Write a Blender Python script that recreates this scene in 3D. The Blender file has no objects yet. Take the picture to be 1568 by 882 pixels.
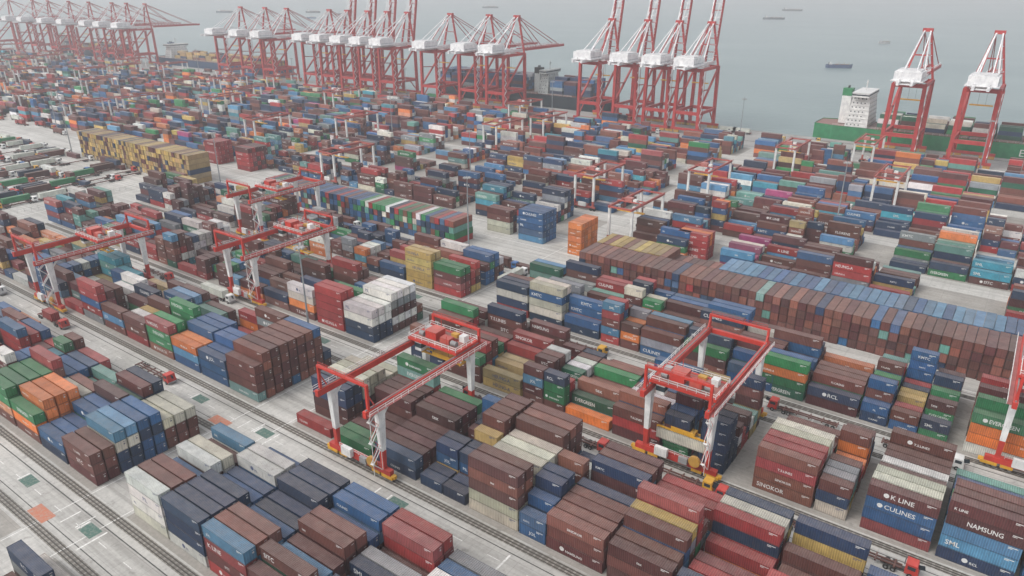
import bpy, math, random
import numpy as np
from mathutils import Vector, Matrix
random.seed(11); np.random.seed(7)
R=random.random; U=random.uniform
scene=bpy.context.scene
COL=scene.collection

# ------------------------------------------------------------------ materials
def newmat(name):
    m=bpy.data.materials.new(name); m.use_nodes=True
    nt=m.node_tree; b=nt.nodes['Principled BSDF']
    return m,nt,b
def N(nt,t,**kw):
    n=nt.nodes.new(t)
    for k,v in kw.items(): setattr(n,k,v)
    return n
def mathn(nt,op,a=None,b=None,clamp=False):
    n=N(nt,'ShaderNodeMath',operation=op); n.use_clamp=clamp
    for i,x in enumerate((a,b)):
        if x is None: continue
        if isinstance(x,(int,float)): n.inputs[i].default_value=x
        else: nt.links.new(x,n.inputs[i])
    return n.outputs[0]
def mix(nt,fac,a,b,mode='MIX'):
    n=N(nt,'ShaderNodeMix',data_type='RGBA',blend_type=mode)
    for i,x in ((0,fac),(6,a),(7,b)):
        if isinstance(x,(int,float)): n.inputs[i].default_value=x
        elif isinstance(x,tuple): n.inputs[i].default_value=(*x[:3],1)
        else: nt.links.new(x,n.inputs[i])
    return n.outputs[2]
def ramp(nt,src,p0,p1,c0=(0,0,0),c1=(1,1,1)):
    n=N(nt,'ShaderNodeValToRGB'); e=n.color_ramp.elements
    e[0].position=p0; e[1].position=p1; e[0].color=(*c0,1); e[1].color=(*c1,1)
    nt.links.new(src,n.inputs[0]); return n.outputs[0]
def noise(nt,vec,scale,detail=3,rough=.55,sc3=None):
    if sc3:
        mp=N(nt,'ShaderNodeMapping'); mp.inputs['Scale'].default_value=sc3
        nt.links.new(vec,mp.inputs[0]); vec=mp.outputs[0]
    n=N(nt,'ShaderNodeTexNoise'); n.inputs['Scale'].default_value=scale
    n.inputs['Detail'].default_value=detail; n.inputs['Roughness'].default_value=rough
    nt.links.new(vec,n.inputs['Vector']); return n.outputs['Fac']

def paint_mat(name,corr=False,dirt=.35,rough=.55,roofdust=.28):
    m,nt,b=newmat(name)
    at=N(nt,'ShaderNodeAttribute',attribute_name='col')
    g=N(nt,'ShaderNodeNewGeometry'); pos=g.outputs['Position']
    sx=N(nt,'ShaderNodeSeparateXYZ'); nt.links.new(g.outputs['True Normal'],sx.inputs[0])
    up=ramp(nt,sx.outputs[2],.5,.8)
    base=at.outputs['Color']
    dn=noise(nt,pos,.9,3,.65)
    dustf=mathn(nt,'MULTIPLY',up,mathn(nt,'MULTIPLY',dn,roofdust*1.6))
    c=mix(nt,dustf,base,(.25,.215,.19))
    v=noise(nt,pos,.35,2,.6)
    c=mix(nt,.5,c,mix(nt,1.0,c,ramp(nt,v,.3,.75,(.62,.62,.64),(1.32,1.3,1.27)),'MULTIPLY'))
    s=noise(nt,pos,1.0,3,.7,(2.6,2.6,.35))
    sf=mathn(nt,'MULTIPLY',ramp(nt,s,.55,.74),dirt)
    c=mix(nt,sf,c,(.085,.055,.04))
    s2=noise(nt,pos,1.0,3,.7,(4,4,4))
    c=mix(nt,mathn(nt,'MULTIPLY',ramp(nt,s2,.61,.70),dirt),c,(.12,.065,.04))
    if corr:
        uv=N(nt,'ShaderNodeUVMap')
        su=N(nt,'ShaderNodeSeparateXYZ'); nt.links.new(uv.outputs[0],su.inputs[0])
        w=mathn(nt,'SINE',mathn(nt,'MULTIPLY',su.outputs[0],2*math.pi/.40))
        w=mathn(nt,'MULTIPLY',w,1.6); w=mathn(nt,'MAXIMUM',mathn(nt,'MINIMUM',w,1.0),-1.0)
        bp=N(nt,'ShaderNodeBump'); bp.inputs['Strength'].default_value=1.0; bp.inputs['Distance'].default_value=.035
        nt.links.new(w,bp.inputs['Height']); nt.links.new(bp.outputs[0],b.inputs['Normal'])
        tr=ramp(nt,w,.0,1.0,(.76,.76,.76),(1,1,1))  # shade in the corrugation grooves, painted into the base colour
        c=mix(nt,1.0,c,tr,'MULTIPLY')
    nt.links.new(c,b.inputs['Base Color'])
    b.inputs['Roughness'].default_value=rough
    b.inputs['Specular IOR Level'].default_value=.3
    return m
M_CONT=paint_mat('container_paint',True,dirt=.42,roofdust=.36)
M_FAR=paint_mat('container_paint_worn',False)
M_STEEL=paint_mat('painted_steel',False,dirt=.35,rough=.5,roofdust=.15)
m,nt,b=newmat('lettering_paint'); at=N(nt,'ShaderNodeAttribute',attribute_name='col')
g=N(nt,'ShaderNodeNewGeometry'); c=mix(nt,mathn(nt,'MULTIPLY',ramp(nt,noise(nt,g.outputs['Position'],3,3,.7),.5,.75),.5),at.outputs['Color'],(.2,.15,.12))
nt.links.new(c,b.inputs['Base Color']); b.inputs['Roughness'].default_value=.6
M_LET=m
MATS=[M_CONT,M_FAR,M_STEEL,M_LET]

def concrete(name,c0,c1,joint=True,streak=.5,seed=0,slab=(6,4.5),mort=.72):
    m,nt,b=newmat(name)
    g=N(nt,'ShaderNodeNewGeometry'); pos=g.outputs['Position']
    a=noise(nt,pos,.05,5,.65); c=mix(nt,ramp(nt,a,.3,.7),c0,c1)
    f=noise(nt,pos,1.2,4,.7); c=mix(nt,.3,c,ramp(nt,f,.25,.75,(.35,.35,.35),(1,1,1)),'OVERLAY')
    s=noise(nt,pos,1.0,3,.6,(.018,.55,1)); c=mix(nt,mathn(nt,'MULTIPLY',ramp(nt,s,.46,.68),streak),c,(.17,.16,.145))
    s=noise(nt,pos,1.0,3,.6,(.6,.02,1)); c=mix(nt,mathn(nt,'MULTIPLY',ramp(nt,s,.54,.74),streak*.5),c,(.17,.16,.145))
    o=noise(nt,pos,.35,4,.6); c=mix(nt,mathn(nt,'MULTIPLY',ramp(nt,o,.61,.74),.55),c,(.11,.10,.09))
    if joint:
        bt=N(nt,'ShaderNodeTexBrick'); bt.offset=0; bt.inputs['Scale'].default_value=1
        bt.inputs['Brick Width'].default_value=slab[0]; bt.inputs['Row Height'].default_value=slab[1]
        bt.inputs['Mortar Size'].default_value=.06; bt.inputs['Color1'].default_value=(.9,.9,.9,1)
        bt.inputs['Color2'].default_value=(1,1,1,1); bt.inputs['Mortar'].default_value=(mort,mort,mort,1)
        nt.links.new(pos,bt.inputs['Vector'])
        c=mix(nt,.8,c,bt.outputs['Color'],'MULTIPLY')
    nt.links.new(c,b.inputs['Base Color']); b.inputs['Roughness'].default_value=.85
    return m
M_GROUND=concrete('ground_concrete',(.33,.32,.295),(.46,.445,.415),streak=.5)
M_PAD=concrete('yard_pad',(.20,.185,.165),(.32,.30,.27),True,.3,slab=(13,2.7))
M_BALLAST=concrete('rail_ballast',(.11,.10,.085),(.2,.18,.155),False,.3)
M_APRON=concrete('quay_concrete',(.22,.215,.205),(.34,.33,.315),True,.6,slab=(12,10))
def flat(name,col,rough=.8,metal=0,nz=.25):
    m,nt,b=newmat(name); g=N(nt,'ShaderNodeNewGeometry')
    f=noise(nt,g.outputs['Position'],1.5,4,.7)
    c=mix(nt,mathn(nt,'MULTIPLY',ramp(nt,f,.45,.7),nz*2),col,(.3,.285,.26))
    nt.links.new(c,b.inputs['Base Color']); b.inputs['Roughness'].default_value=rough; b.inputs['Metallic'].default_value=metal
    return m
M_MARK=flat('road_marking_paint',(.70,.69,.66),.8,0,.38)
M_GREEN=flat('green_marking_paint',(.06,.125,.10),.8,0,.25)
M_REDM=flat('red_marking_paint',(.42,.15,.085),.8,0,.35)
M_DARK=flat('drain_slot',(.06,.058,.055),.9,0,.1)

m,nt,b=newmat('sea_water')
g=N(nt,'ShaderNodeNewGeometry')
a=noise(nt,g.outputs['Position'],.0035,5,.6,(1,2.2,1))
c=mix(nt,ramp(nt,a,.35,.7),(.125,.175,.175),(.175,.225,.22)); nt.links.new(c,b.inputs['Base Color'])
b.inputs['Roughness'].default_value=.32; b.inputs['IOR'].default_value=1.33
n1=noise(nt,g.outputs['Position'],.12,6,.65,(1,1.6,1))
bp=N(nt,'ShaderNodeBump'); bp.inputs['Strength'].default_value=.6; bp.inputs['Distance'].default_value=1.3
nt.links.new(n1,bp.inputs['Height']); nt.links.new(bp.outputs[0],b.inputs['Normal'])
M_SEA=m

# ------------------------------------------------------------------ mesh accumulator
class T: pass
def mk(V,F,mul=None,uv=None):
    t=T(); t.V=np.array(V,float); t.L=np.array([i for f in F for i in f],int)
    t.T=np.array([len(f) for f in F],int); t.mul=np.ones(len(F)) if mul is None else np.array(mul,float)
    t.uv=np.zeros((len(t.L),2)) if uv is None else np.array(uv,float); return t
class Acc:
    def __init__(s): s.V=[];s.L=[];s.T=[];s.M=[];s.C=[];s.U=[];s.nv=0
    def raw(s,V,t,col,mat):
        s.V.append(V); s.L.append(t.L+s.nv); s.T.append(t.T); s.nv+=len(V)
        s.M.append(np.full(len(t.T),mat))
        c=np.ones((len(t.T),4)); c[:,:3]=np.clip(np.outer(t.mul,col),0,.9); s.C.append(c); s.U.append(t.uv)
    def add(s,t,loc,col,mat=0,rot=0,L=0):
        V=t.V.copy()
        if rot: V=np.stack([t.V[:,1],L-t.V[:,0],t.V[:,2]],1)
        s.raw(V+np.array(loc),t,col,mat)
    def mesh(s,name,mats=None):
        me=bpy.data.meshes.new(name)
        V=np.concatenate(s.V);L=np.concatenate(s.L);Tt=np.concatenate(s.T)
        me.vertices.add(len(V)); me.vertices.foreach_set('co',V.ravel())
        me.loops.add(len(L)); me.loops.foreach_set('vertex_index',L.astype(np.int32))
        me.polygons.add(len(Tt)); st=np.concatenate([[0],np.cumsum(Tt)[:-1]]).astype(np.int32)
        me.polygons.foreach_set('loop_start',st)
        me.polygons.foreach_set('material_index',np.concatenate(s.M).astype(np.int32))
        for mm in (mats or MATS): me.materials.append(mm)
        me.update(calc_edges=True)
        me.polygons.foreach_set('use_smooth',np.zeros(len(Tt),bool))
        at=me.attributes.new('col','FLOAT_COLOR','FACE'); at.data.foreach_set('color',np.concatenate(s.C).astype(np.float32).ravel())
        uvl=me.uv_layers.new(name='UVMap'); uvl.data.foreach_set('uv',np.concatenate(s.U).astype(np.float32).ravel())
        me.update()
        return me
    def obj(s,name,parent=None,mats=None):
        return mkobj(name,s.mesh(name,mats),parent)
def mkobj(name,me,parent=None,loc=(0,0,0)):
    o=bpy.data.objects.new(name,me); COL.objects.link(o); o.location=loc
    if parent: o.parent=parent
    return o
BF={'-x':(0,4,7,3),'+x':(1,2,6,5),'-y':(0,1,5,4),'+y':(2,3,7,6),'+z':(4,5,6,7),'-z':(0,3,2,1)}
def boxv(x0,x1,y0,y1,z0,z1):
    return [(x0,y0,z0),(x1,y0,z0),(x1,y1,z0),(x0,y1,z0),(x0,y0,z1),(x1,y0,z1),(x1,y1,z1),(x0,y1,z1)]
CUBE=mk(boxv(-.5,.5,-.5,.5,-.5,.5),list(BF.values()))
def abox(a,x0,x1,y0,y1,z0,z1,col,mat=2):
    a.raw(np.array(boxv(x0,x1,y0,y1,z0,z1),float),CUBE,col,mat)
def beam(a,p,q,w,h,col,mat=2):
    p=Vector(p);q=Vector(q);d=q-p;L=d.length
    z=d.normalized(); ref=Vector((0,0,1)) if abs(z.z)<.95 else Vector((0,1,0))
    x=ref.cross(z).normalized(); y=z.cross(x)
    V=CUBE.V
    P=np.outer(V[:,0]*w,x)+np.outer(V[:,1]*h,y)+np.outer(V[:,2]*L,z)+np.array((p+q)/2)
    a.raw(P,CUBE,col,mat)
def prism(a,p,q,r,n,col,mat=2,r2=None):
    p=Vector(p);q=Vector(q);z=(q-p).normalized();ref=Vector((0,0,1)) if abs(z.z)<.95 else Vector((1,0,0))
    x=ref.cross(z).normalized();y=z.cross(x);r2=r if r2 is None else r2
    V=[];F=[]
    for k,(c,rr) in enumerate(((p,r),(q,r2))):
        for i in range(n):
            t=2*math.pi*i/n; V.append(tuple(c+x*rr*math.cos(t)+y*rr*math.sin(t)))
    for i in range(n): j=(i+1)%n; F.append((i,j,n+j,n+i))
    F.append(tuple(range(n-1,-1,-1))); F.append(tuple(range(n,2*n)))
    t=mk(V,F); a.raw(t.V,t,col,mat)

# ------------------------------------------------------------------ container templates
CW,CH=2.44,2.62
def cont_tmpl(L,detail=True,H=CH):
    V=[];F=[];mul=[];uv=[]
    def bx(x0,x1,y0,y1,z0,z1,faces,mu):
        n=len(V); vs=boxv(x0,x1,y0,y1,z0,z1); V.extend(vs)
        for f in faces:
            idx=BF[f]; F.append(tuple(n+i for i in idx)); mul.append(mu)
            for i in idx:
                uv.append((vs[i][0] if f not in('-x',) else vs[i][1], vs[i][2]))
    if not detail:
        bx(0,L,0,CW,0,H-.03,['-x','+x','-y','+y','+z'],1)
        return mk(V,F,mul,uv)
    bx(.04,L-.05,.05,CW-.05,.05,H-.06,['-x','+x','-y','+y','+z'],1)
    p=.17
    for x0 in (0,L-p):
        for y0 in (0,CW-p): bx(x0,x0+p,y0,y0+p,0,H,['-x','+x','-y','+y','+z'],.82)
    for y0 in (0,CW-.1):
        bx(p,L-p,y0,y0+.1,H-.14,H-.02,['-y','+y','+z','-z'],.85)
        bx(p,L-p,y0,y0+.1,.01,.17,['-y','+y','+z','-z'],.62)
    for x0 in (.0,L-.1):
        bx(x0,x0+.1,p,CW-p,H-.14,H-.02,['-x','+x','+z','-z'],.85)
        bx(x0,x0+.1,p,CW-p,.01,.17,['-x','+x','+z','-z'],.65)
    for y in (.45,.9,1.54,1.99): bx(L-.05,L-.005,y-.03,y+.03,.18,H-.15,['+x','-y','+y'],1.5)
    bx(L-.052,L-.045,CW/2-.02,CW/2+.02,.18,H-.15,['+x'],.4)
    return mk(V,F,mul,uv)
L40,L20=12.19,6.06
T40,T20=cont_tmpl(L40),cont_tmpl(L20); F40,F20=cont_tmpl(L40,False),cont_tmpl(L20,False)
QUAD=mk([(0,0,0),(1,0,0),(1,0,1),(0,0,1)],[(0,1,2,3)])
QUADX=mk([(0,0,0),(0,1,0),(0,1,1),(0,0,1)],[(0,1,2,3)])

PAL={'brown':(.148,.050,.040),'maroon':(.118,.034,.034),'rust':(.25,.085,.058),'navy':(.022,.045,.10),'blue':(.026,.105,.25),
'lblue':(.08,.24,.41),'red':(.36,.034,.034),'white':(.68,.67,.63),'cream':(.57,.54,.43),'green':(.032,.22,.08),'dgreen':(.018,.11,.062),
'teal':(.13,.32,.275),'orange':(.70,.185,.03),'yellow':(.50,.345,.09),'grey':(.25,.265,.28),'mag':(.36,.05,.16),'cyan':(.04,.27,.35),'tan':(.40,.255,.085)}
WT=[('brown',28),('maroon',14),('rust',7),('navy',17),('blue',14),('lblue',5),('red',10),('white',6),('cream',3),('green',4.5),('dgreen',2),('teal',3.5),('orange',3),('yellow',3),('grey',4),('mag',.3),('cyan',1.5)]
names=[w[0] for w in WT]; wts=[w[1] for w in WT]
def pick(): return random.choices(names,wts)[0]
def jit(c):
    k=U(.76,1.27); g=U(.04,.17) if R()<.8 else U(.2,.42); m=sum(c)/3
    return tuple(max(.004,(x*(1-g)+m*g)*k*U(.95,1.05)) for x in c)

def text_tmpl(s,size=1.25,maxw=5.6):
    cu=bpy.data.curves.new('t','FONT'); cu.body=s; cu.size=size; cu.resolution_u=2; cu.offset=.015
    o=bpy.data.objects.new('t',cu); COL.objects.link(o); bpy.context.view_layer.update()
    me=o.evaluated_get(bpy.context.evaluated_depsgraph_get()).to_mesh()
    V=np.zeros(len(me.vertices)*3); me.vertices.foreach_get('co',V); V=V.reshape(-1,3)
    F=[tuple(p.vertices) for p in me.polygons]
    V=np.stack([V[:,0]-V[:,0].min(),np.zeros(len(V)),V[:,1]],1)
    w=V[:,0].max()
    if w>maxw: V[:,0]*=maxw/w; w=maxw
    a,b_,c_=V[F[0][0]],V[F[0][1]],V[F[0][2]]
    if np.cross(b_-a,c_-a)[1]>0: F=[f[::-1] for f in F]
    t=mk(V,F); t.w=w
    bpy.data.objects.remove(o); return t
LOGO={}
for s,pal in (('T.S.LINES',('brown','maroon','red','brown')),('SITC',('brown','maroon','teal','brown')),('CULINES',('navy','blue','red')),
    ('RCL',('blue','navy')),('EVERGREEN',('green','dgreen','teal')),('KMTC',('grey','blue','navy','brown')),('NAMSUNG',('red','maroon')),('PIL',('navy','blue','white')),
    ('FLORENS',('brown','rust')),('tex',('brown','maroon','rust')),('JOL',('blue','lblue','orange')),('HEUNG-A',('yellow','orange','red')),('SML',('navy','lblue','cyan')),
    ('SINOKOR',('orange','rust','red')),('K LINE',('red','maroon','grey'))):
    for sz in (.75,1.4):
        t=text_tmpl(s,sz)
        for p in pal: LOGO.setdefault(p,[]).append((s,t))
def disc(r):
    V=[(0,0,0)]+[(r*math.cos(2*math.pi*i/12),0,r*math.sin(2*math.pi*i/12)) for i in range(12)]
    return mk(V,[(0,1+i,1+(i+1)%12) for i in range(12)])
DISC=disc(.5)

def put(a,x,y,z,L,cn,detail,exposed,rot=0,near=True):
    col=jit(PAL[cn])
    t={(40,True):T40,(20,True):T20,(40,False):F40,(20,False):F20}[(L,detail)]
    LL=L40 if L==40 else L20
    a.add(t,(x,y,z),col,0 if detail else 1,rot,LL)
    if rot: return
    if exposed and near:
        yy=y+(.038 if detail else -.012)
        dark=cn in('white','cream','yellow')
        lc=(.05,.07,.16) if dark else (.62,.62,.6)
        if cn in LOGO and R()<.48:
            s,lt=random.choice(LOGO[cn])
            sc=1 if L==40 else .72
            off=(.9 if R()<.35 else (LL-lt.w*sc)/2)
            zz=z+.8
            V=lt.V*np.array([sc,1,sc]); a.raw(V+np.array((x+off,yy,zz)),lt,lc,3)
            if R()<.35 and off>1.6: a.raw(DISC.V*sc+np.array((x+off-.8,yy,zz+.45*sc)),DISC,lc,3)
        V=QUAD.V*np.array([1.5,1,.14]); a.raw(V+np.array((x+LL-2.1,yy,z+2.12)),QUAD,lc,3)
        V=QUAD.V*np.array([.7,1,.12]); a.raw(V+np.array((x+LL-2.1,yy,z+1.87)),QUAD,lc,3)
    if near:
        xx=x+LL+(-.002 if detail else .01)
        lc=(.5,.5,.48) if cn not in('white','cream') else (.1,.1,.15)
        a.raw(QUADX.V*np.array([1,.55,.12])+np.array((xx,y+1.62,z+2.0)),QUADX,lc,3)
        if R()<.5: a.raw(QUADX.V*np.array([1,.35,.35])+np.array((xx,y+1.68,z+1.35)),QUADX,lc,3)

ROW=2.74
OV=[
(-131,-118,51,54,4,['cream','white','white','white']),
(-131,-118,54,57,4,['maroon','navy','rust','brown']),(-131,-118,57,60,3,['*','*','blue']),(-131,-118,60,63,4,['*','*','brown','white']),(-131,-118,63,66,4,['*','brown','white','cream']),(-131,-118,66,69,3,['*','brown','brown']),(-131,-118,69,72,4,['*','brown','white','lblue']),
(-119,-105,51,54,4,['white','navy','navy','navy']),(-119,-105,54,60,4,['navy','navy','blue','navy']),(-119,-105,60,66,3,['*','navy','blue']),(-119,-105,66,71,4,['*','navy','blue','white']),(-119,-105,71,76,3,['*','navy','blue']),
(-106,-92,51,54,4,['red','maroon','red','lblue']),(-106,-92,54,57,4,['maroon','navy','lblue','rust']),(-106,-92,60,66,3,['*','navy','navy']),(-106,-92,66,75,4,['*','*','navy','navy']),
(-92,-79,60,66,4,['*','brown','maroon','brown']),(-92,-79,66,70,3,['*','maroon','blue']),(-92,-79,70,76,4,['*','maroon','lblue','blue']),(-79,-66,70,76,4,['*','brown','red','red']),
(-160,-145,51,54.5,3,['maroon','brown','brown']),(-160,-145,54.5,60,4,['navy','navy','cream','lblue']),
(-160,-145,60,66,4,['blue','blue','navy','blue']),(-160,-145,66,74,3,['brown','brown','cream']),
(-173,-159,51,57,2,['navy','blue']),(-173,-159,57,63,3,['green','green','blue']),
(-186,-172,51,54,3,['rust','orange','green']),(-186,-172,54,60,4,['brown','orange','orange','orange']),
(-199,-185,51,56,4,['brown','orange','green','green']),(-199,-185,56,62,4,['navy','brown','navy','green']),
(-160,-145,91,94,4,['teal','brown','brown','brown']),(-160,-145,94,112,5,['brown']*5),(-160,-145,112,118,2,['brown','navy']),
(-173,-159,91,97,3,['blue','blue','blue']),(-173,-159,97,103,4,['blue','navy','blue','blue']),(-186,-172,91,97,3,['blue','lblue','orange']),(-186,-172,97,104,4,['navy','blue','blue','blue']),
(-270,-256,91,96,5,['blue']*5),
(-131,-117,91,94,1,['red']),(-131,-117,94,97,0,[]),(-131,-117,97,103,4,['brown','maroon','navy','navy']),(-131,-117,103,110,4,['*','*','cream','cream']),(-131,-117,110,118,3,['*','navy','cream']),
(-118,-104,91,97,1,['green']),(-118,-104,97,105,1,['maroon']),(-104,-91,91,94,2,['navy','blue']),(-104,-91,94,105,2,['brown','maroon']),(-118,-91,105,113,3,['maroon','brown','maroon']),
(-91,-77,91,97,1,['navy']),(-91,-78,97,103,3,['*','blue','navy']),
(-77.5,-65,91,96.5,5,['cream','cream','brown','rust','brown']),(-77.5,-65,96.5,99.5,2,['navy','navy']),
(-84,-77.5,105,118,5,['brown']*5),(-77.4,-65,107,118,5,['brown']*5),(-77.4,-65,99.5,107,4,['white','white','cream','cream']),
(-65,-58,91,94,2,['blue','blue']),(-65,-58,94,97,3,['blue','navy','blue']),(-65,-58,97,103,4,['navy']*4),
(-60,-46,91,97,3,['maroon','brown','rust']),(-60,-46,97,103,3,['brown','brown','brown']),
(-33,-19,91,94,3,['navy','blue','navy']),(-20,-4,112,118,4,['*','maroon','yellow','navy']),(-33,-19,112,118,4,['*','*','yellow','navy']),
(-160,-145,132,141,4,['navy','navy','white','white']),(-160,-145,141,150,5,['brown','white','maroon','grey','white']),
(-173,-159,132,138,5,['red']*5),
(-45,-38,132,137.5,5,['navy']*5),(-33,-20,132,135,4,['rust','rust','red','rust']),(-33,-20,135,141,4,['maroon','rust','rust','red']),
(-33,-20,141,145,4,['cream','cream','white','cream']),
(-20,-13,132,135,3,['cream','navy','brown']),(-20,-13,135,139,3,['yellow','teal','grey']),
(-11,3,132,135,4,['red','blue','blue','maroon']),(-11,3,135,141,4,['maroon','rust','maroon','cream']),(3,15,132,135,5,['navy','lblue','lblue','maroon','maroon']),(3,15,135,141,5,['*','*','brown','*','brown']),
(16,30,132,135,4,['navy','blue','grey','white']),
(-172,-159,172,178,5,['yellow']*5),(-159,-145,172,178,4,['red','red','maroon','green']),(-131,-118,173,178,4,['red','navy','cream','navy']),
(-118,-105,173,178,5,['navy','cream','cream','blue','cream']),
(3,16,173,176,4,['white','orange','orange','green']),(3,16,176,179,5,['green']*5),(-45,-31,173,176,4,['dgreen','green','orange','green']),
]
def gen_block(y0,bays,detail,near,tag,rows=9,empt=.05,skew=(2,3,3,4,4),split=1,prob=.42):
    acc=None;cnt=0
    for (x0,L) in bays:
        if acc is None: acc=Acc()
        base=random.choice(skew); main=pick()
        hs=[];cs=[]
        for r in range(rows):
            y=y0+3.0+r*ROW
            if R()<.3: main=pick()
            if R()<.45: base=random.choice(skew)
            h=max(0,min(5,base+random.choice((-1,0,0,0,1))))
            if R()<empt: h=random.choice((0,1))
            c=[(main if R()<prob else pick()) for _ in range(h)]
            for (a0,a1,b0,b1,hh,cc) in OV:
                if x0>=a0-.6 and x0+ (L40 if L==40 else L20)<=a1+.8 and b0-.1<=y+.3<b1:
                    h=hh; c=[(pick() if q=='*' else q) for q in cc]
                    if cc==['brown']*5 and near and L==40:
                        c=[random.choices(['brown','maroon','rust','blue'],[14,5,2,1])[0] for q in cc]
                    break
            hs.append(h);cs.append(c)
        for r in range(rows):
            y=y0+3.0+r*ROW
            for k in range(hs[r]):
                ex=(r==0 or hs[r-1]<=k)
                dx=U(-.12,.12)
                put(acc,x0+dx,y+U(-.06,.06),k*CH,L,cs[r][k],detail,ex,0,near)
        cnt+=1
        if cnt>=split:
            if acc.V: acc.obj('shipping_container_stack')
            acc=None;cnt=0
    if acc and acc.V: acc.obj('shipping_container_stack')

def seq(x0,x1,step=1):
    out=[];x=x0
    if step>0:
        while x<x1:
            if R()<.22: out+= [(x,20),(x+6.4,20)]
            else: out.append((x,40))
            x+=13.0
    else:
        while x>x1:
            if R()<.22: out+=[(x-12.5,20),(x-6.1,20)]
            else: out.append((x-12.3,40))
            x-=13.0
    return out
RAILS=[7,48,89.2,130,171]
gen_block(7,seq(-131,-90),True,True,'a',skew=(2,3,3))
gen_block(48,[(-131,40),(-118,40),(-105,40),(-92,40),(-79,40)]+seq(-66,-30),True,True,'a',skew=(2,3,3,4,4),empt=.03)
gen_block(48,[(-158.3,40),(-171.3,40),(-184.3,40),(-197.3,40)]+seq(-198,-300,-1),True,True,'a',skew=(2,3,3,4))
gen_block(89.2,[(-131,40),(-117.6,40),(-104,40),(-90.5,20),(-84,20),(-77,40),(-64.4,20),(-58,40),(-45,40),(-32,40),(-19,40),(-6,40)],True,True,'a',skew=(2,3,3,4))
gen_block(89.2,[(-158.3,40),(-171.3,40),(-184.3,40)]+seq(-185,-345,-1),True,True,'a',skew=(1,2,3,3,4),empt=.08)
gen_block(130,[(-131,40),(-118,40),(-105,40),(-92,20),(-85.5,20),(-79,40),(-66,40),(-53,20),(-44.5,20),(-32,40),(-19.3,20),(-10.4,40),(3,40),(16.2,40)],True,True,'a',skew=(2,3,3,4,4))
gen_block(130,[(-158.3,40),(-171.3,40)]+seq(-172.5,-345,-1),True,True,'a',skew=(1,2,3,3,4),empt=.08)
gen_block(171,[(-131,40),(-118,40)]+seq(-105,-46)+[(-45,40),(-32,40),(-19.2,20),(-12.7,20),(-6.2,20),(3.2,40),(16.4,40),(29.5,40)],True,True,'a',skew=(2,3,4,4))
gen_block(171,[(-158.3,40),(-171.5,40)]+seq(-172.5,-345,-1),True,True,'a',skew=(1,2,3,3,4),empt=.1)

def endstack(x0,x1,y,h,colf,detail=True):
    a=Acc();x=x0
    while x<x1:
        hh=h if isinstance(h,int) else h(x)
        for k in range(hh): put(a,x,y+U(-.28,.28),k*CH,40,colf(x,k),detail,False,1)
        x+=2.56
    a.obj('shipping_container_stack')
bb=lambda x,k: random.choices(['brown','maroon','rust','navy','blue','teal','red'],[36,20,20,2,2,1,1])[0]
endstack(-123,62,213,4,bb)
endstack(-123,-97,225.8,4,lambda x,k:random.choice(['yellow','yellow','tan','rust']))
endstack(-97,-77,225.8,3,bb)
endstack(-76,62,225.8,4,lambda x,k: random.choice(['lblue','blue','lblue','lblue']) if k==3 else random.choice(['blue','navy','brown']))
stripe=lambda x,k: random.choices(['green','blue','navy','rust','white','teal','red'],[8,2,2,5,3,3,5] if x>-235 else [3,7,8,3,1,2,2])[0] if k==3 else random.choices(['green','blue','navy','rust','teal','cream','brown','red'],[5,7,6,3,2,2,3,1.5])[0]
endstack(-302,-183,213.0,4,stripe)
endstack(-474,-357,206,6,lambda x,k: random.choices(['tan','yellow','maroon','navy'],[9,7,5,1.5])[0])
def solid(x,y,nx,ny,h,cf,L=40):
    a=Acc()
    for i in range(nx):
        for j in range(ny):
            for k in range(h): put(a,x+i*(12.8 if L==40 else 6.4),y+j*2.6,k*CH,L,cf(),True,j==0)
    a.obj('shipping_container_stack')
solid(-166,236,1,4,5,lambda:random.choices(['blue','lblue'],[5,1])[0])
solid(-184,238,1,2,4,lambda:random.choice(['navy','maroon','cream','brown']))
solid(-140,233,1,5,5,lambda:'orange',20)
solid(-398,242,1,4,5,lambda:'red'); solid(-368,242,1,5,5,lambda:'maroon' if R()<.4 else 'red')
solid(-104,256,1,3,4,lambda:random.choice(['orange','red','red']))
solid(-152,206,1,1,1,lambda:'brown')

FAR=[250,288,326,364,402,440]
for bi,y0 in enumerate(FAR):
    bays=[]
    x=44
    while x>-1560:
        mid=(-146<x<-128) or (-372<x<-352) or (-612<x<-596) or (-850<x<-836) or (-1100<x<-1085)
        if not mid and R()>.11:
            if R()<.2: bays+=[(x-12.3,20),(x-6,20)]
            else: bays.append((x-12.3,40))
        x-=13.0
    bays=[b_ for b_ in bays if not(y0==250 and -105<b_[0]<-90)]
    sk=(1,2,2,3,4) if bi<3 else (1,2,3,3,4)
    near=[b_ for b_ in bays if b_[0]>-420]; far=[b_ for b_ in bays if b_[0]<=-420]
    gen_block(y0,near,bi<2,bi<3,'f',skew=sk,split=3,empt=.14,prob=.3)
    gen_block(y0,far,False,False,'f',skew=sk,split=8,empt=.14,prob=.3)

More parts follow.
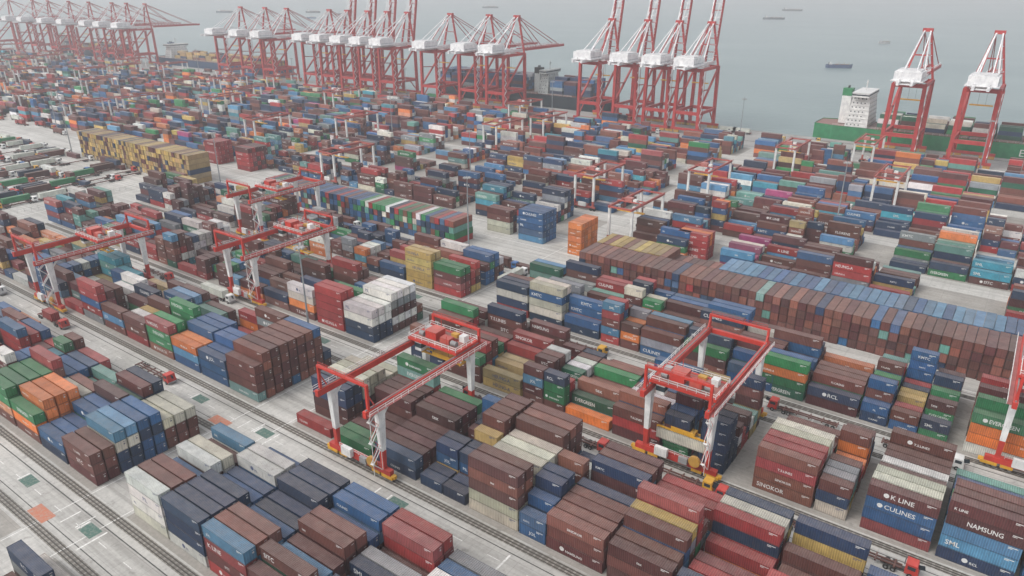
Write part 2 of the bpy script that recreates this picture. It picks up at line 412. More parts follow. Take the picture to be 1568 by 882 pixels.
# ------------------------------------------------------------------ ground etc.
def sheet(name,x0,x1,y0,y1,z,mat,parent=None):
    me=bpy.data.meshes.new(name); me.from_pydata([(x0,y0,z),(x1,y0,z),(x1,y1,z),(x0,y1,z)],[],[(0,1,2,3)]); me.materials.append(mat)
    return mkobj(name,me,parent)
me=bpy.data.meshes.new('ground'); me.from_pydata(boxv(-4000,1500,-1500,529,-12,0),[],list(BF.values())); me.materials.append(M_GROUND); mkobj('ground',me)
sheet('sea',-24000,16000,500,26000,-3,M_SEA)
sheet('quay_apron',-4000,1500,474,528.2,.006,M_APRON)
me=bpy.data.meshes.new('quay_kerb'); me.from_pydata(boxv(-4000,1500,528.3,529.1,-1,.35),[],list(BF.values())); me.materials.append(M_APRON); mkobj('quay_kerb',me)
def rects(name,lst,z,mat):
    V=[];F=[]
    for (x0,x1,y0,y1) in lst:
        n=len(V); V+=[(x0,y0,z),(x1,y0,z),(x1,y1,z),(x0,y1,z)]; F.append((n,n+1,n+2,n+3))
    me=bpy.data.meshes.new(name); me.from_pydata(V,[],F); me.materials.append(mat); return mkobj(name,me)
pads=[]
for y in RAILS: pads+=[(-131.5,60,y+1.5,y+28.8),(-348,-145.5,y+1.5,y+28.8)]
for y in FAR: pads+=[(-127,60,y+1.5,y+28.8),(-352,-146,y+1.5,y+28.8),(-1600,-372,y+1.5,y+28.8)]
rects('yard_pad',pads,.004,M_PAD)
tr=[];rl=[]
for y in RAILS:
    for yy in (y,y+30.5): tr.append((-350,60,yy-1.0,yy+1.0)); rl+=[(-350,60,yy-.75,yy-.6),(-350,60,yy+.6,yy+.75),(-350,60,yy-.1,yy+.1)]
for yy in (492,522): rl.append((-1600,200,yy-.2,yy+.2))
rects('crane_rail_track',tr,.008,M_BALLAST); 
a=Acc()
for (x0,x1,y0,y1) in rl: abox(a,x0,x1,y0,y1,.005,.11,(.05,.045,.04))
a.obj('crane_rail')
sl=[]
for y in RAILS:
    for yy in (y,y+30.5):
        x=-350
        while x<60: sl.append((x,x+.5,yy-.95,yy+.95)); x+=1.4
rects('rail_sleeper',sl,.012,M_PAD)
rects('drain_channel',[(-350,60,y-2.6,y-2.35) for y in RAILS]+[(-350,60,y+32.6,y+32.8) for y in RAILS],.016,M_DARK)
mk_=[];gr=[];rd=[]
for y in RAILS:
    x=-345
    while x<50:
        mk_.append((x,x+3,y-5.4,y-5.25)); x+=9
    for xx in (-133.5,-160,-90):
        gr.append((xx-2.2,xx+2.2,y-6.0,y-3.4)); mk_.append((xx-2.9,xx-2.5,y-6.0,y-3.4))
    for k in range(4): mk_.append((-130.5+k*34,-130.1+k*34,y-9,y-3))
for y in RAILS[:3]: rd.append((-150,-143.5,y-9.4,y-6.6))
for xx in (-144.8,-132.6): mk_.append((xx,xx+.2,-40,245))
for xx in (-371,-350.6): mk_.append((xx,xx+.4,-40,245))
for yy in range(0,240,41): mk_.append((-141,-140.7,yy,yy+4)); mk_.append((-137,-136.7,yy+1,yy+5))
for r_ in range(7):
    yb=100+r_*15
    for k in range(45): mk_.append((-560+k*4,-559.8+k*4,yb,yb+11))
for yy in (205,247.5,232): mk_.append((-560,60,yy,yy+.25))
rects('road_marking',mk_,.020,M_MARK); rects('green_landing_marking',gr,.024,M_GREEN); rects('red_marking',rd,.024,M_REDM)

# ------------------------------------------------------------------ yard gantry
RED=(.47,.04,.028); WHT=(.68,.68,.66); YEL=(.62,.33,.03); GRY=(.2,.2,.2); BLK=(.02,.02,.02)
def rail_line(a,p,q,h=1.1,col=WHT,step=2.5,w=.09):
    p=Vector(p);q=Vector(q);n=max(1,int((q-p).length/step))
    for hh in (h,h*.5): beam(a,p+Vector((0,0,hh)),q+Vector((0,0,hh)),w,w,col)
    for i in range(n+1):
        c=p.lerp(q,i/n); beam(a,c,c+Vector((0,0,h)),w,w,col)
def gantry_mesh():
    a=Acc(); G=30.5
    for y in (0,G):
        abox(a,-9.6,9.6,y-.6,y+.6,1.5,2.7,RED)
        abox(a,-7.9,7.9,y-.45,y+.45,2.7,3.1,RED)
        for sx in (-1,1):
            abox(a,sx*8.6-1.6,sx*8.6+1.6,y-.7,y+.7,.75,1.5,YEL)
            abox(a,sx*5.2-1.2,sx*5.2+1.2,y-.6,y+.6,.75,1.5,YEL)
            for dx in (-1.1,0,1.1): prism(a,(sx*8.6+dx,y-.35,.53),(sx*8.6+dx,y+.35,.53),.42,10,GRY)
            for dx in (-.7,.7): prism(a,(sx*5.2+dx,y-.35,.53),(sx*5.2+dx,y+.35,.53),.42,10,GRY)
            abox(a,sx*10.2-.5,sx*10.2+.5,y-.4,y+.4,1.0,1.7,YEL)
            x=sx*7.3
            V=[]
            for z,wx,wy in ((2.7,.5,.42),(7.2,.55,.55)):
                V+=[(x-wx,y-wy,z),(x+wx,y-wy,z),(x+wx,y+wy,z),(x-wx,y+wy,z)]
            a.raw(np.array(V),CUBE,RED,2)
            V=[]
            for z,wx,wy in ((7.2,.55,.55),(17.3,.72,.95)):
                V+=[(x-wx,y-wy,z),(x+wx,y-wy,z),(x+wx,y+wy,z),(x-wx,y+wy,z)]
            a.raw(np.array(V),CUBE,WHT,2)
        beam(a,(-7.3,y,3.0),(-4.2,y,3.0),.6,.5,RED)
        abox(a,-4.5,-1.5,y-1.6,y-.65,2.2,4.3,WHT if y==0 else RED)
        abox(a,1.2,3.2,y-1.5,y-.65,2.3,3.8,(.3,.3,.3))
        rail_line(a,(-6,y-.6,3.1),(6,y-.6,3.1),1.0,WHT,2,.07)
    prism(a,(4.8,-.8,3.8),(4.8,-1.5,3.8),1.3,16,(.45,.25,.05))
    for sx in (-1,1):
        x=sx*7.3
        abox(a,x-.48,x+.48,-4.2,35,17.3,18.8,RED)
        abox(a,x-.12,x+.12,-3.8,34.6,18.8,19.0,GRY)
        xo=x+sx*.5; xw=x+sx*1.5
        abox(a,min(xo,xw),max(xo,xw),-4,34.8,18.0,18.08,(.35,.1,.09))
        rail_line(a,(xw,-4,18.08),(xw,34.8,18.08),1.1,WHT,2.2)
        for y,d in ((0,2.6),(G,-2.6)): beam(a,(x,y,14.6),(x,y+d,17.3),.45,.4,WHT)
        for y,h in ((-3.0,5.2),(33.9,3.2)):
            abox(a,x-.28,x+.28,y-.28,y+.28,18.8,18.9+h,RED)
            beam(a,(x,y+ (1.8 if y<0 else -1.8),18.9),(x,y,18.9+h*.7),.22,.22,RED)
        abox(a,x-.3,x+.3,12,12.6,18.05,18.07,WHT)
    for y,h in ((-3.0,5.2),(33.9,3.2)):
        abox(a,-7.58,7.58,y-.3,y+.3,18.9+h,19.45+h,RED)
        rail_line(a,(-7,y-.25,19.45+h),(7,y-.25,19.45+h),.9,RED,2.5,.07)
    abox(a,-6.7,6.7,34.0,34.8,17.4,18.5,RED)
    z=2.8;k=0
    while z<16.5:
        y0_,y1_=(-.9,-3.2) if k%2==0 else (-3.2,-.9)
        for dx in (0,.7): beam(a,(7.0+dx,y0_,z),(7.0+dx,y1_,min(z+2.6,17.6)),.09,.22,WHT)
        abox(a,6.9,7.8,min(y1_,y1_+.6)-.3,max(y1_,y1_+.6)-.3,z+2.55,z+2.62,WHT)
        for dx in (0,.7): beam(a,(7.0+dx,y0_,z+1),(7.0+dx,y1_,min(z+3.6,18.4)),.06,.06,RED)
        z+=2.6;k+=1
    for yy in (-.8,-3.3):
        beam(a,(7.8,yy,2.7),(7.8,yy,17),.1,.1,WHT)
    return a.mesh('gantry_frame')
def trolley_mesh(zh,load=None):
    a=Acc()
    abox(a,-7.6,7.6,-4.2,-3.5,19.2,19.9,RED); abox(a,-7.6,7.6,3.5,4.2,19.2,19.9,RED)
    abox(a,-7.6,-6.8,-3.5,3.5,19.25,19.85,RED); abox(a,6.8,7.6,-3.5,3.5,19.25,19.85,RED)
    abox(a,-6.8,-3.9,-3.5,3.5,19.7,19.8,(.33,.12,.1)); abox(a,-3.9,3.9,-3.5,-2.0,19.7,19.8,(.3,.14,.12)); abox(a,3.9,6.8,-3.5,3.5,19.7,19.8,(.33,.12,.1)); abox(a,-3.9,3.9,1.8,3.5,19.7,19.8,(.3,.14,.12))
    abox(a,-3.9,-.6,-1.9,1.7,19.6,21.7,RED); abox(a,-4.0,-.5,-2.0,1.8,21.7,21.82,(.45,.1,.08))
    abox(a,.6,3.4,-1.8,.2,19.6,21.1,(.42,.08,.06)); abox(a,4.3,5.9,1.0,2.8,19.8,21.4,WHT)
    abox(a,-6.4,-4.8,.6,2.2,19.8,21.0,(.4,.4,.4)); abox(a,1.0,2.8,2.0,3.2,19.8,20.7,(.5,.28,.05))
    prism(a,(-5.8,-1.6,20.5),(-4.4,-1.6,20.5),.65,12,GRY); prism(a,(4.1,-1.6,20.5),(5.7,-1.6,20.5),.65,12,GRY)
    beam(a,(-3,3.0,19.8),(-3,3.0,23),.12,.12,RED); beam(a,(3.6,-2.8,19.8),(3.6,-2.8,22.6),.12,.12,RED)
    for s in (-1,1):
        rail_line(a,(-7.4,s*4.1,19.9),(7.4,s*4.1,19.9),1.1,WHT,2); rail_line(a,(s*7.4,-4,19.9),(s*7.4,4,19.9),1.1,WHT,2)
    for x in (-6.9,6.9):
        for y in (-3.2,3.2): abox(a,x-.5,x+.5,y-.5,y+.5,19.0,19.25,GRY)
    abox(a,-6.2,-4.2,-3.4,-1.6,16.4,19.2,WHT); abox(a,-6.22,-4.18,-3.42,-1.58,17.2,18.4,(.03,.05,.06))
    for x in (-2.2,2.2):
        for y in (-.9,.9): beam(a,(x,y,19.5),(x*1.15,y,zh+1.2),.07,.07,BLK)
    abox(a,-2.8,2.8,-1.0,1.0,zh+.55,zh+1.3,YEL)
    for y in (-.8,.8): abox(a,-5.9,5.9,y-.2,y+.2,zh+.15,zh+.55,YEL)
    for x in (-6.0,6.0): abox(a,x-.15,x+.15,-1.2,1.2,zh+.08,zh+.5,YEL)
    if load:
        a.add(T40,(-L40/2,-CW/2,zh-CH),jit(PAL[load]),0)
    return a.mesh('trolley')
GM=gantry_mesh(); TR=[trolley_mesh(14.5),trolley_mesh(11),trolley_mesh(6.5,'cream')]
def gantry(x,y,ty,tr=0):
    e=bpy.data.objects.new('rail_mounted_gantry_crane',None); COL.objects.link(e); e.location=(x,y,0)
    mkobj('gantry_frame',GM,e); mkobj('trolley',TR[tr],e,(0,ty,0))
gantry(-105.5,89.2,29,0); gantry(-48.5,130,3.8,2); gantry(17,171,12,1)
gantry(-253,89.2,20,0); gantry(-204,130,24,1); gantry(-257,171,14,0)
def rtg_mesh():
    a=Acc(); G=28.6; BR=(.36,.08,.065); OW=(.6,.6,.58); H=16.2
    for y in (0,G):
        abox(a,-6.2,6.2,y-.35,y+.35,1.3,2.1,BR)
        for x in (-5.0,5.0):
            for d in (-.9,.9): prism(a,(x+d,y-.35,.8),(x+d,y+.35,.8),.8,12,(.02,.02,.02))
            abox(a,x-.5,x+.5,y-.45,y+.45,4.6,H,OW)
            abox(a,x-.48,x+.48,y-.47,y+.47,2.1,4.6,BR)
        abox(a,-2.4,1.6,y-1.3,y-.4,2.0,3.8,OW)
    for x in (-5.0,5.0):
        abox(a,x-.3,x+.3,-1,G+1,H,H+.95,BR)
        rail_line(a,(x*1.15,-1,H+.5),(x*1.15,G+1,H+.5),1,BR,4,.07)
    for y in (-.6,G+.6): abox(a,-4.65,4.65,y-.22,y+.22,H+.1,H+.8,BR)
    ty=9
    abox(a,-5.2,5.2,ty-1.9,ty-1.4,H+1,H+1.4,BR); abox(a,-5.2,5.2,ty+1.4,ty+1.9,H+1,H+1.4,BR)
    abox(a,-2.4,.6,ty-1.2,ty+1.2,H+1,H+2.6,(.4,.15,.13)); abox(a,1.2,2.8,ty-1.2,ty+.6,H+1,H+2.2,OW); abox(a,2.2,4.0,ty-3.6,ty-2.0,H-2,H,OW)
    for x in (-1.8,1.8): beam(a,(x,ty,H+1),(x,ty,13.2),.08,.08,BLK)
    abox(a,-5.9,5.9,ty-.8,ty+.8,12.8,13.2,YEL)
    return a.mesh('rubber_tyred_gantry_crane')
RT=rtg_mesh()
for y0 in FAR:
    x=-60-U(0,140)
    fixed={250:[-300],326:[-125],364:[-50],440:[-75]}.get(y0,[])
    xs=list(fixed)
    while x>-1400:
        if all(abs(x-q)>55 for q in fixed): xs.append(x)
        x-=U(150,290) if x>-500 else U(80,190)
    for q in xs: mkobj('rubber_tyred_gantry_crane',RT,None,(q,y0+.9,0))

# ------------------------------------------------------------------ ship to shore cranes
PR=(.40,.04,.038); PW=(.72,.72,.72)
def sts_mesh(up):
    a=Acc(); Y0,Y1=0,30; hx=9.0; AP=72
    for y in (Y0,Y1):
        abox(a,-13,13,y-.8,y+.8,2.0,3.6,PR)
        for x in (-11,-6.5,6.5,11): abox(a,x-1.8,x+1.8,y-.6,y+.6,.3,2.0,(.45,.25,.06))
        for x in (-hx,hx):
            beam(a,(x,y,3.6),(x*.93,y,44),2.0,2.2,PR)
        abox(a,-hx+.5,hx-.5,y-.8,y+.8,13,15.2,PR)
        abox(a,-hx+.8,hx-.8,y-.8,y+.8,42.1,44.4,PR)
    for x in (-hx,hx):
        xx=x*.98; sg=1 if x>0 else -1
        beam(a,(xx,Y0,14),(xx,Y1,14),1.3,2.0,PR)
        beam(a,(x*.93,Y0,43.5),(x*.93,Y1,43.5),1.3,2.0,PR)
        beam(a,(xx,Y0,15),(x*.94,Y1,43),1.2,1.2,PR)
        beam(a,(xx,Y0+1,30),(x*.96,Y0+15,29),.7,.7,PR)
        beam(a,(x*1.0,Y0,3.6),(xx,Y0+9,13.6),.7,.7,PR); beam(a,(x*1.0,Y1,3.6),(xx,Y1-9,13.6),.7,.7,PR)
        beam(a,(x*.9,Y1,44),(1.8*sg,Y1+1,AP),1.2,1.3,PR)
        beam(a,(x*.7,Y0+4,45.5),(1.6*sg,Y1,AP),.8,.8,PW)
        for fz in (.25,.5,.75):
            p0=Vector((x*.9,Y1,44)).lerp(Vector((1.8*sg,Y1+1,AP)),fz); p1=Vector((x*.7,Y0+4,45.5)).lerp(Vector((1.6*sg,Y1,AP)),fz)
            beam(a,p0,p1,.4,.4,PW)
    beam(a,(-5.2,Y1+.4,58),(5.2,Y1+.4,58),.8,.8,PR)
    abox(a,-2.8,2.8,Y1-.4,Y1+2.2,AP-.5,AP+1.5,PR)
    for x in (-3.6,3.6):
        abox(a,x-.7,x+.7,-20,34,45.0,47.0,PW)
        rail_line(a,(x*1.35,-20,46),(x*1.35,34,46),1.2,PW,4,.12)
    for y in range(-18,34,7): abox(a,-3,3,y-.3,y+.3,45.3,46,PW)
    abox(a,-7.2,7.2,-13,4,47.1,52.0,PW); abox(a,-6.2,6.2,-11,3,52.0,52.8,(.6,.6,.6))
    abox(a,-7.25,7.25,-12,3,48.0,48.4,(.35,.36,.38)); abox(a,-8.4,8.4,-14,5,46.6,47.1,PW)
    z=3.6;k=0
    while z<42:
        beam(a,(hx+1.2,-1.3 if k%2 else 1.6,z),(hx+1.2,1.6 if k%2 else -1.3,z+3.2),.5,.3,PW)
        z+=3.2;k+=1
    for y in (-1.5,1.8): beam(a,(hx+1.6,y,3),(hx+1.6,y,44),.2,.2,PR)
    hinge=Vector((0,34,46)); Lb=66
    ang=math.radians(80 if up else 0)
    d=Vector((0,math.cos(ang),math.sin(ang))); nrm=Vector((0,-math.sin(ang),math.cos(ang)))
    for x in (-3.2,3.2):
        p=hinge+Vector((x,0,0)); beam(a,p,p+d*Lb,1.3,2.0,PR)
        beam(a,p+nrm*2.6,p+d*Lb*.96+nrm*2.2,.35,.35,PW)
        n=16
        for i in range(n):
            q=p+d*(Lb*i/n); beam(a,q,q+d*(Lb/n*.5)+nrm*2.4,.22,.22,PW); beam(a,q+d*(Lb/n*.5)+nrm*2.4,q+d*(Lb/n),.22,.22,PW)
    for i in range(0,14): 
        c=hinge+d*(2+Lb*i/14); beam(a,c-Vector((3,0,0)),c+Vector((3,0,0)),.5,.5,PR if i%2 else PW)
    for x in (-1.8,1.8):
        top=Vector((x,31,AP+.5))
        if not up:
            beam(a,top,hinge+Vector((x*1.7,0,1))+d*30,.45,.45,PR); beam(a,top,hinge+Vector((x*1.7,0,1))+d*58,.45,.45,PR)
        else:
            beam(a,top,hinge+Vector((x*1.7,0,0))+d*34,.35,.35,PW); beam(a,top+Vector((0,0,1)),hinge+Vector((x*1.7,0,0))+d*50,.35,.35,PW)
        beam(a,top,(x*2,-14,47.5),.55,.55,PW)
        beam(a,top,(x*2,4,47.5),.4,.4,PR)
    ty=20
    abox(a,-3.4,3.4,ty-3,ty+3,43.6,45.0,PW); abox(a,1.5,3.8,ty+3.2,ty+5.4,41.4,44.4,PW)
    for x in (-2,2): beam(a,(x,ty,43.6),(x,ty,33),.1,.1,BLK)
    abox(a,-6,6,ty-1,ty+1,32.3,33,YEL)
    return a.mesh('ship_to_shore_crane')
SD,SU=sts_mesh(False),sts_mesh(True)
for x,u in [(-66,0),(-29,0),(-281,1),(-251,1),(-226,1),(-202,1),(-442,0),(-399,0),(-370,0),(-600,0),(-574,1),(-546,1),(-520,1),(-494,1),(-745,0),(-702,0),(-666,0),(-941,0),(-985,0),(-1021,0),(-1082,0),(-1138,0),(-1200,0),(-1249,0),(-1330,0)]:
    mkobj('ship_to_shore_crane',SU if u else SD,None,(x,492,0))

# ------------------------------------------------------------------ masts
def mast_mesh(h):
    a=Acc(); abox(a,-.8,.8,-.8,.8,0,.6,(.4,.4,.38)); prism(a,(0,0,.6),(0,0,h),.34,10,(.25,.27,.28),2,.16)
    prism(a,(0,0,h-.7),(0,0,h-.4),1.1,12,(.3,.3,.3))
    for i in range(8):
        t=i*math.pi/4; c,s=math.cos(t),math.sin(t); abox(a,1.3*c-.25,1.3*c+.25,1.3*s-.25,1.3*s+.25,h-.85,h-.35,(.35,.35,.34))
    prism(a,(0,0,h),(0,0,h+1.4),.05,6,GRY); return a.mesh('light_mast')
MM=mast_mesh(31)
for x,y in [(-161.5,121.8),(-172.6,211),(-155,470),(9.5,207.5),(-330,206),(-480,203),(-570,235),(-700,235),(-840,236),(-300,470),(-450,470),(-600,470),(-760,470),(-340,80),(-20,470),(-360,360),(-600,300),(-230,284),(-60,322),(-980,470),(-500,120)]:
    mkobj('light_mast',MM,None,(x,y,0))

# ------------------------------------------------------------------ trucks
def truck_mesh(cab,load=None,L=40):
    a=Acc()
    fc=(.22,.05,.04) if load else (.13,.06,.05)
    abox(a,-7.6,6.4,-.55,-.3,.85,1.15,fc); abox(a,-7.6,6.4,.3,.55,.85,1.15,fc)
    for x in (-7.4,-4,-1,2,5.2): abox(a,x-.15,x+.15,-1.2,1.2,.9,1.2,fc)
    for x in (-6.6,-5.3,3.9,5.1,7.9):
        for y in (-1.05,1.05):
            prism(a,(x,y-.22,.5),(x,y+.22,.5),.5,12,(.02,.02,.02))
            prism(a,(x,y-.24,.5),(x,y+.24,.5),.22,8,(.3,.3,.3))
    abox(a,2.8,8.9,-.5,.5,.6,.84,(.05,.05,.05))
    V=[(6.9,-1.2,.7),(9.2,-1.2,.7),(9.2,1.2,.7),(6.9,1.2,.7),(6.9,-1.15,2.9),(8.8,-1.15,2.9),(8.8,1.15,2.9),(6.9,1.15,2.9)]
    a.raw(np.array(V),CUBE,cab,2)
    beam(a,(9.05,0,1.75),(8.84,0,2.7),2.1,.06,(.02,.03,.04))
    abox(a,7.3,8.6,-1.21,1.21,1.8,2.55,(.03,.04,.05)); abox(a,9.2,9.35,-1.2,1.2,.45,.9,(.3,.3,.3))
    prism(a,(6.7,.9,1),(6.7,.9,3.2),.1,8,GRY)
    if load: a.add(T40 if L==40 else T20,(-6.6 if L==40 else -3.2,-CW/2,1.22),jit(PAL[load]),0)
    return a.mesh('container_truck')
TM=[truck_mesh((.5,.05,.04)),truck_mesh((.5,.06,.05),'red',20),truck_mesh(WHT,'white'),truck_mesh(YEL),truck_mesh((.05,.15,.35),'brown'),truck_mesh(WHT),truck_mesh((.5,.05,.04),'navy'),truck_mesh(WHT,'brown'),truck_mesh((.5,.1,.05),'green')]
def truck(x,y,rz=0,k=None):
    o=mkobj('container_truck',random.choice(TM) if k is None else TM[k],None,(x,y,0)); o.rotation_euler[2]=rz
for x,y,k,rz in [(-72,125.3,0,0),(-96,125.6,0,math.pi),(-28,125.2,0,math.pi),(-47,126,3,0),(-8,125,0,0),(-5,166,5,0),(-63,244,2,0),(-92,243,6,0),(-30,166.5,0,math.pi),(-155,207,4,0),(-78,246.5,2,0),(-38,243,5,0),
    (-240,84,1,0),(-215,126,2,0),(-10,244,4,0),(-138,150,5,1.57),(-141,196,2,1.57),(-182,84.5,0,0),(-285,84,7,0),(-130,207.5,3,0),(-100,207.5,6,math.pi),(-60,167,7,0),(-95,166,3,0),(-290,126,5,0),(-250,125,0,0),(-200,166,1,0),(-255,166.5,5,0),(-300,208,2,0),(-240,207,7,0)]:
    truck(x,y,rz,k)
for r_ in range(7):
    yb=105.5+r_*15
    for k in range(44):
        if R()<.3: truck(-558+k*4,yb+U(-.5,.5),math.pi/2*random.choice((1,-1)),random.choice((5,5,2,3,0,7,8,6,4)))
for k in range(22): truck(U(-700,-480),random.choice((232,238,200)),random.choice((0,math.pi)))
for k in range(30): truck(U(-900,0),random.choice((479,484,500,508,514)),random.choice((0,math.pi)))
a=Acc()
for k in range(34):
    x=U(-560,-385);y=random.choice((201,96,92,141,171))+U(-.6,.6)
    for z in range(random.choice((1,1,2))): put(a,x,y,z*CH,random.choice((20,20,40)),pick(),False,False,0,False)
a.obj('shipping_container_stack')
a=Acc()
for k in range(34):
    x=U(-700,-490);y=random.choice((240,243,246))
    for z in range(random.choice((1,2,3,4))): put(a,x,y,z*CH,40,pick(),False,False,0,False)
a.obj('shipping_container_stack')
a=Acc()
rail_line(a,(-560,205,0),(-376,205,0),2.0,(.5,.5,.48),3,.1)
rail_line(a,(-375,90,0),(-375,204,0),2.0,(.5,.5,.48),3,.1); a.obj('boundary_fence')

# ------------------------------------------------------------------ ships
def hull(a,L,W,z0,z1,col,deck=(.2,.08,.06),boot=None):
    st=[(0,.72,0),(.04,.94,0),(.12,1,0),(.78,1,0),(.9,.72,.0),(.97,.3,.6),(1.0,.02,1.4)]
    V=[]
    for f,w,dz in st:
        x=(f-.5)*L; hb=W/2*w
        low=.82 if f>.85 else .97
        V+=[(x*(.97 if f>.9 else 1),-hb*low,z0),(x,-hb,z1+dz),(x,hb,z1+dz),(x*(.97 if f>.9 else 1),hb*low,z0)]
    F=[]
    for i in range(len(st)-1):
        p=4*i;q=p+4
        F+=[(p,q,q+1,p+1),(p+2,q+2,q+3,p+3)]
    F.append((0,1,2,3)); t=mk(V,F); a.raw(t.V,t,col,2)
    F=[(4*i+1,4*i+5,4*i+6,4*i+2) for i in range(len(st)-1)]; t=mk(V,F); a.raw(t.V-np.array((0,0,.5)),t,deck,2)
def ship(name,x,y,L,W,zd,hc,hx,cols,hbridge=26,tiers=(1,3),text=None,funnel=(.03,.2,.08),house=WHT,hl=7,hw=.46):
    a=Acc(); hull(a,L,W,-3.2,zd,hc)
    hx=(hx-.5)*L
    n=int((hbridge-zd)/2.8)
    for i in range(n):
        w=W*hw-(.6*i if i<n-1 else -1.0); l=hl-.25*i
        abox(a,hx-l,hx+l,-w,w,zd+i*2.8,zd+(i+1)*2.8-.12,house); abox(a,hx-l-.3,hx+l+.3,-w-.3,w+.3,zd+(i+1)*2.8-.12,zd+(i+1)*2.8,tuple(q*.9 for q in house))
        m_=int(w/1.6)
        for j in range(m_): 
            yy=-w+1+j*2*w/max(1,m_); abox(a,hx+l,hx+l+.06,yy,yy+.7,zd+i*2.8+1.1,zd+i*2.8+1.8,(.05,.06,.07)); abox(a,hx-l-.06,hx-l,yy,yy+.7,zd+i*2.8+1.1,zd+i*2.8+1.8,(.05,.06,.07))
        if i<n-1:
            for j in range(int(hl*.7)):
                xx=hx-l+1+j*2.4; abox(a,xx,xx+.8,-w-.06,-w,zd+i*2.8+1.1,zd+i*2.8+1.9,(.05,.06,.07))
        else: abox(a,hx-l-.07,hx+l+.07,-w-.07,w+.07,zd+i*2.8+1.0,zd+i*2.8+1.9,(.03,.04,.05))
    zt=zd+n*2.8
    beam(a,(hx,0,zt),(hx,0,zt+7),.5,.5,house); beam(a,(hx,-2.5,zt+4),(hx,2.5,zt+4),.3,.3,house); abox(a,hx-.4,hx+.4,-1.6,1.6,zt+5.2,zt+5.7,house)
    fx=hx-11; abox(a,fx-3,fx+3,-3,3,zd,zt-4,house); abox(a,fx-3.1,fx+3.1,-3.1,3.1,zt-4,zt+1,funnel); 
    for yy in (-1,1): prism(a,(fx,yy,zt+1),(fx,yy,zt+2.6),.5,8,BLK)
    for s in (-1,1): rail_line(a,(-L*.46,s*W*.49,zd),(L*.3,s*W*.49,zd),1.2,WHT,4,.1)
    xx=-L*.46
    while xx<L*.36:
        if abs(xx+6-hx)>hl+7.5 and abs(xx+6-fx)>10:
            abox(a,xx-.1,xx+12.3,-W*.44,W*.44,zd-.4,zd+1.3,(.16,.07,.05))
            nr=int(W*.9/2.5)
            for j in range(nr):
                for k in range(random.randint(*tiers)):
                    put(a,xx,-nr*1.25+j*2.5,zd+1.3+k*CH,40,random.choice(cols),False,False,0,False)
        xx+=13.6
    if text:
        t=text_tmpl(text,6,60); a.raw(t.V+np.array((-L*.12,-W/2-.15,zd-7.2)),t,(.65,.65,.62),3)
    o=a.obj(name); o.location=(x,y,0)
ship('container_ship',34,549,320,32,9,(.03,.20,.085),.085,['green','dgreen','dgreen','brown','maroon','navy','white','cream'],32,tiers=(1,3),text='EVERGREEN')
ship('container_ship',-378,546,190,28,10,(.02,.03,.04),.64,['navy','navy','blue','maroon','navy','grey'],32,tiers=(4,5),funnel=(.02,.02,.02),house=(.42,.45,.44),hl=5,hw=.38)
ship('container_ship',-830,547,270,28,8,(.03,.06,.12),.14,['tan','tan','yellow','navy','rust'],26,tiers=(1,3),funnel=(.03,.06,.15))
ship('container_ship',-1150,547,200,28,8,(.03,.04,.08),.14,['tan','navy','maroon','grey'],25,tiers=(1,3))
SV=[(-222,1026,32,.4,(.05,.08,.16)),(-680,2233,60,.3,(.04,.05,.07)),(-251,1478,20,.5,(.4,.4,.4)),(-2361,1595,75,.2,(.03,.05,.08)),(-2114,1772,60,.2,(.05,.05,.07)),
(-1900,1720,50,.1,(.04,.06,.08)),(-820,2900,70,.2,(.05,.05,.06)),(150,3100,80,.4,(.04,.05,.07)),(-1900,2500,70,.2,(.05,.06,.07)),(-1800,1500,30,.3,(.05,.1,.2))]
for x,y,L,rz,c in SV:
    a=Acc(); W=L*.17; hull(a,L,W,-3.2,L*.035,c)
    hx=-L*.33; zd=L*.035
    for i in range(3): abox(a,hx-L*.05,hx+L*.05,-W*.36,W*.36,zd+i*L*.024,zd+(i+1)*L*.022,WHT)
    abox(a,hx-L*.02-L*.06,hx-L*.055,-W*.1,W*.1,zd,zd+L*.09,(.1,.1,.1))
    beam(a,(hx,0,zd+L*.06),(hx,0,zd+L*.12),.4,.4,WHT)
    for q in (-.1,.1,.28): abox(a,L*q-L*.06,L*q+L*.06,-W*.36,W*.36,zd-.2,zd+L*.018,(.2,.1,.07)); beam(a,(L*(q+.08),0,zd),(L*(q+.08),0,zd+L*.08),.5,.5,(.4,.35,.2))
    o=a.obj('cargo_vessel'); o.location=(x,y,0); o.rotation_euler[2]=rz

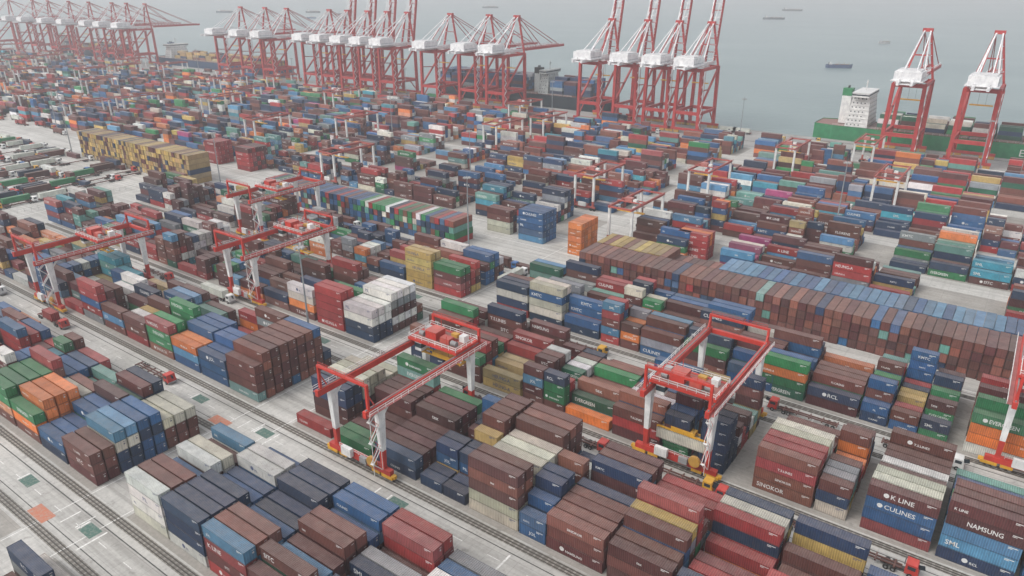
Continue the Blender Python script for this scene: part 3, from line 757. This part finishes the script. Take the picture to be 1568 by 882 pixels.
# ------------------------------------------------------------------ haze (real air volume over the port)
me=bpy.data.meshes.new('haze'); me.from_pydata(boxv(-9000,4000,-600,11000,-40,330),[],list(BF.values()))
mh=bpy.data.materials.new('haze_air'); mh.use_nodes=True; nt=mh.node_tree; nt.nodes.clear()
o_=nt.nodes.new('ShaderNodeOutputMaterial'); v=nt.nodes.new('ShaderNodeVolumeScatter'); v.inputs['Density'].default_value=.00028; v.inputs['Color'].default_value=(.96,.985,1,1); v.inputs['Anisotropy'].default_value=0.1
nt.links.new(v.outputs[0],o_.inputs['Volume']); me.materials.append(mh); mkobj('haze',me)

# ------------------------------------------------------------------ light
w=bpy.data.worlds.new('World'); scene.world=w; w.use_nodes=True; nt=w.node_tree
bg=nt.nodes['Background']; sky=nt.nodes.new('ShaderNodeTexSky'); sky.sky_type='NISHITA'; sky.sun_disc=False
az=math.atan2(-.45,-.7); sky.sun_elevation=math.radians(52); sky.sun_rotation=az; sky.air_density=1; sky.dust_density=3; sky.ozone_density=1
hs=nt.nodes.new('ShaderNodeHueSaturation'); hs.inputs['Saturation'].default_value=.25; hs.inputs['Value'].default_value=1.8
nt.links.new(sky.outputs[0],hs.inputs['Color']); nt.links.new(hs.outputs[0],bg.inputs[0]); bg.inputs[1].default_value=.15
sl_=bpy.data.lights.new('sun','SUN'); sl_.energy=1.15; sl_.angle=math.radians(25); sl_.color=(1,.97,.92)
so=bpy.data.objects.new('sun',sl_); COL.objects.link(so)
el=math.radians(52); sd=Vector((math.sin(az)*math.cos(el),math.cos(az)*math.cos(el),math.sin(el)))
so.rotation_euler=(-sd).to_track_quat('-Z','Y').to_euler()

cam=bpy.data.cameras.new('camera'); co=bpy.data.objects.new('camera',cam); COL.objects.link(co)
cam.sensor_width=36; cam.lens=36*1110/1568; cam.clip_end=40000; cam.clip_start=.5
co.location=(0,0,100); ct=.9205; st=.3907
co.rotation_euler=Vector((-.583*ct,.8126*ct,-st)).to_track_quat('-Z','Y').to_euler()
scene.camera=co
scene.view_settings.view_transform='Standard'; scene.view_settings.look='None'; scene.view_settings.exposure=0
print('objs',len(bpy.data.objects))
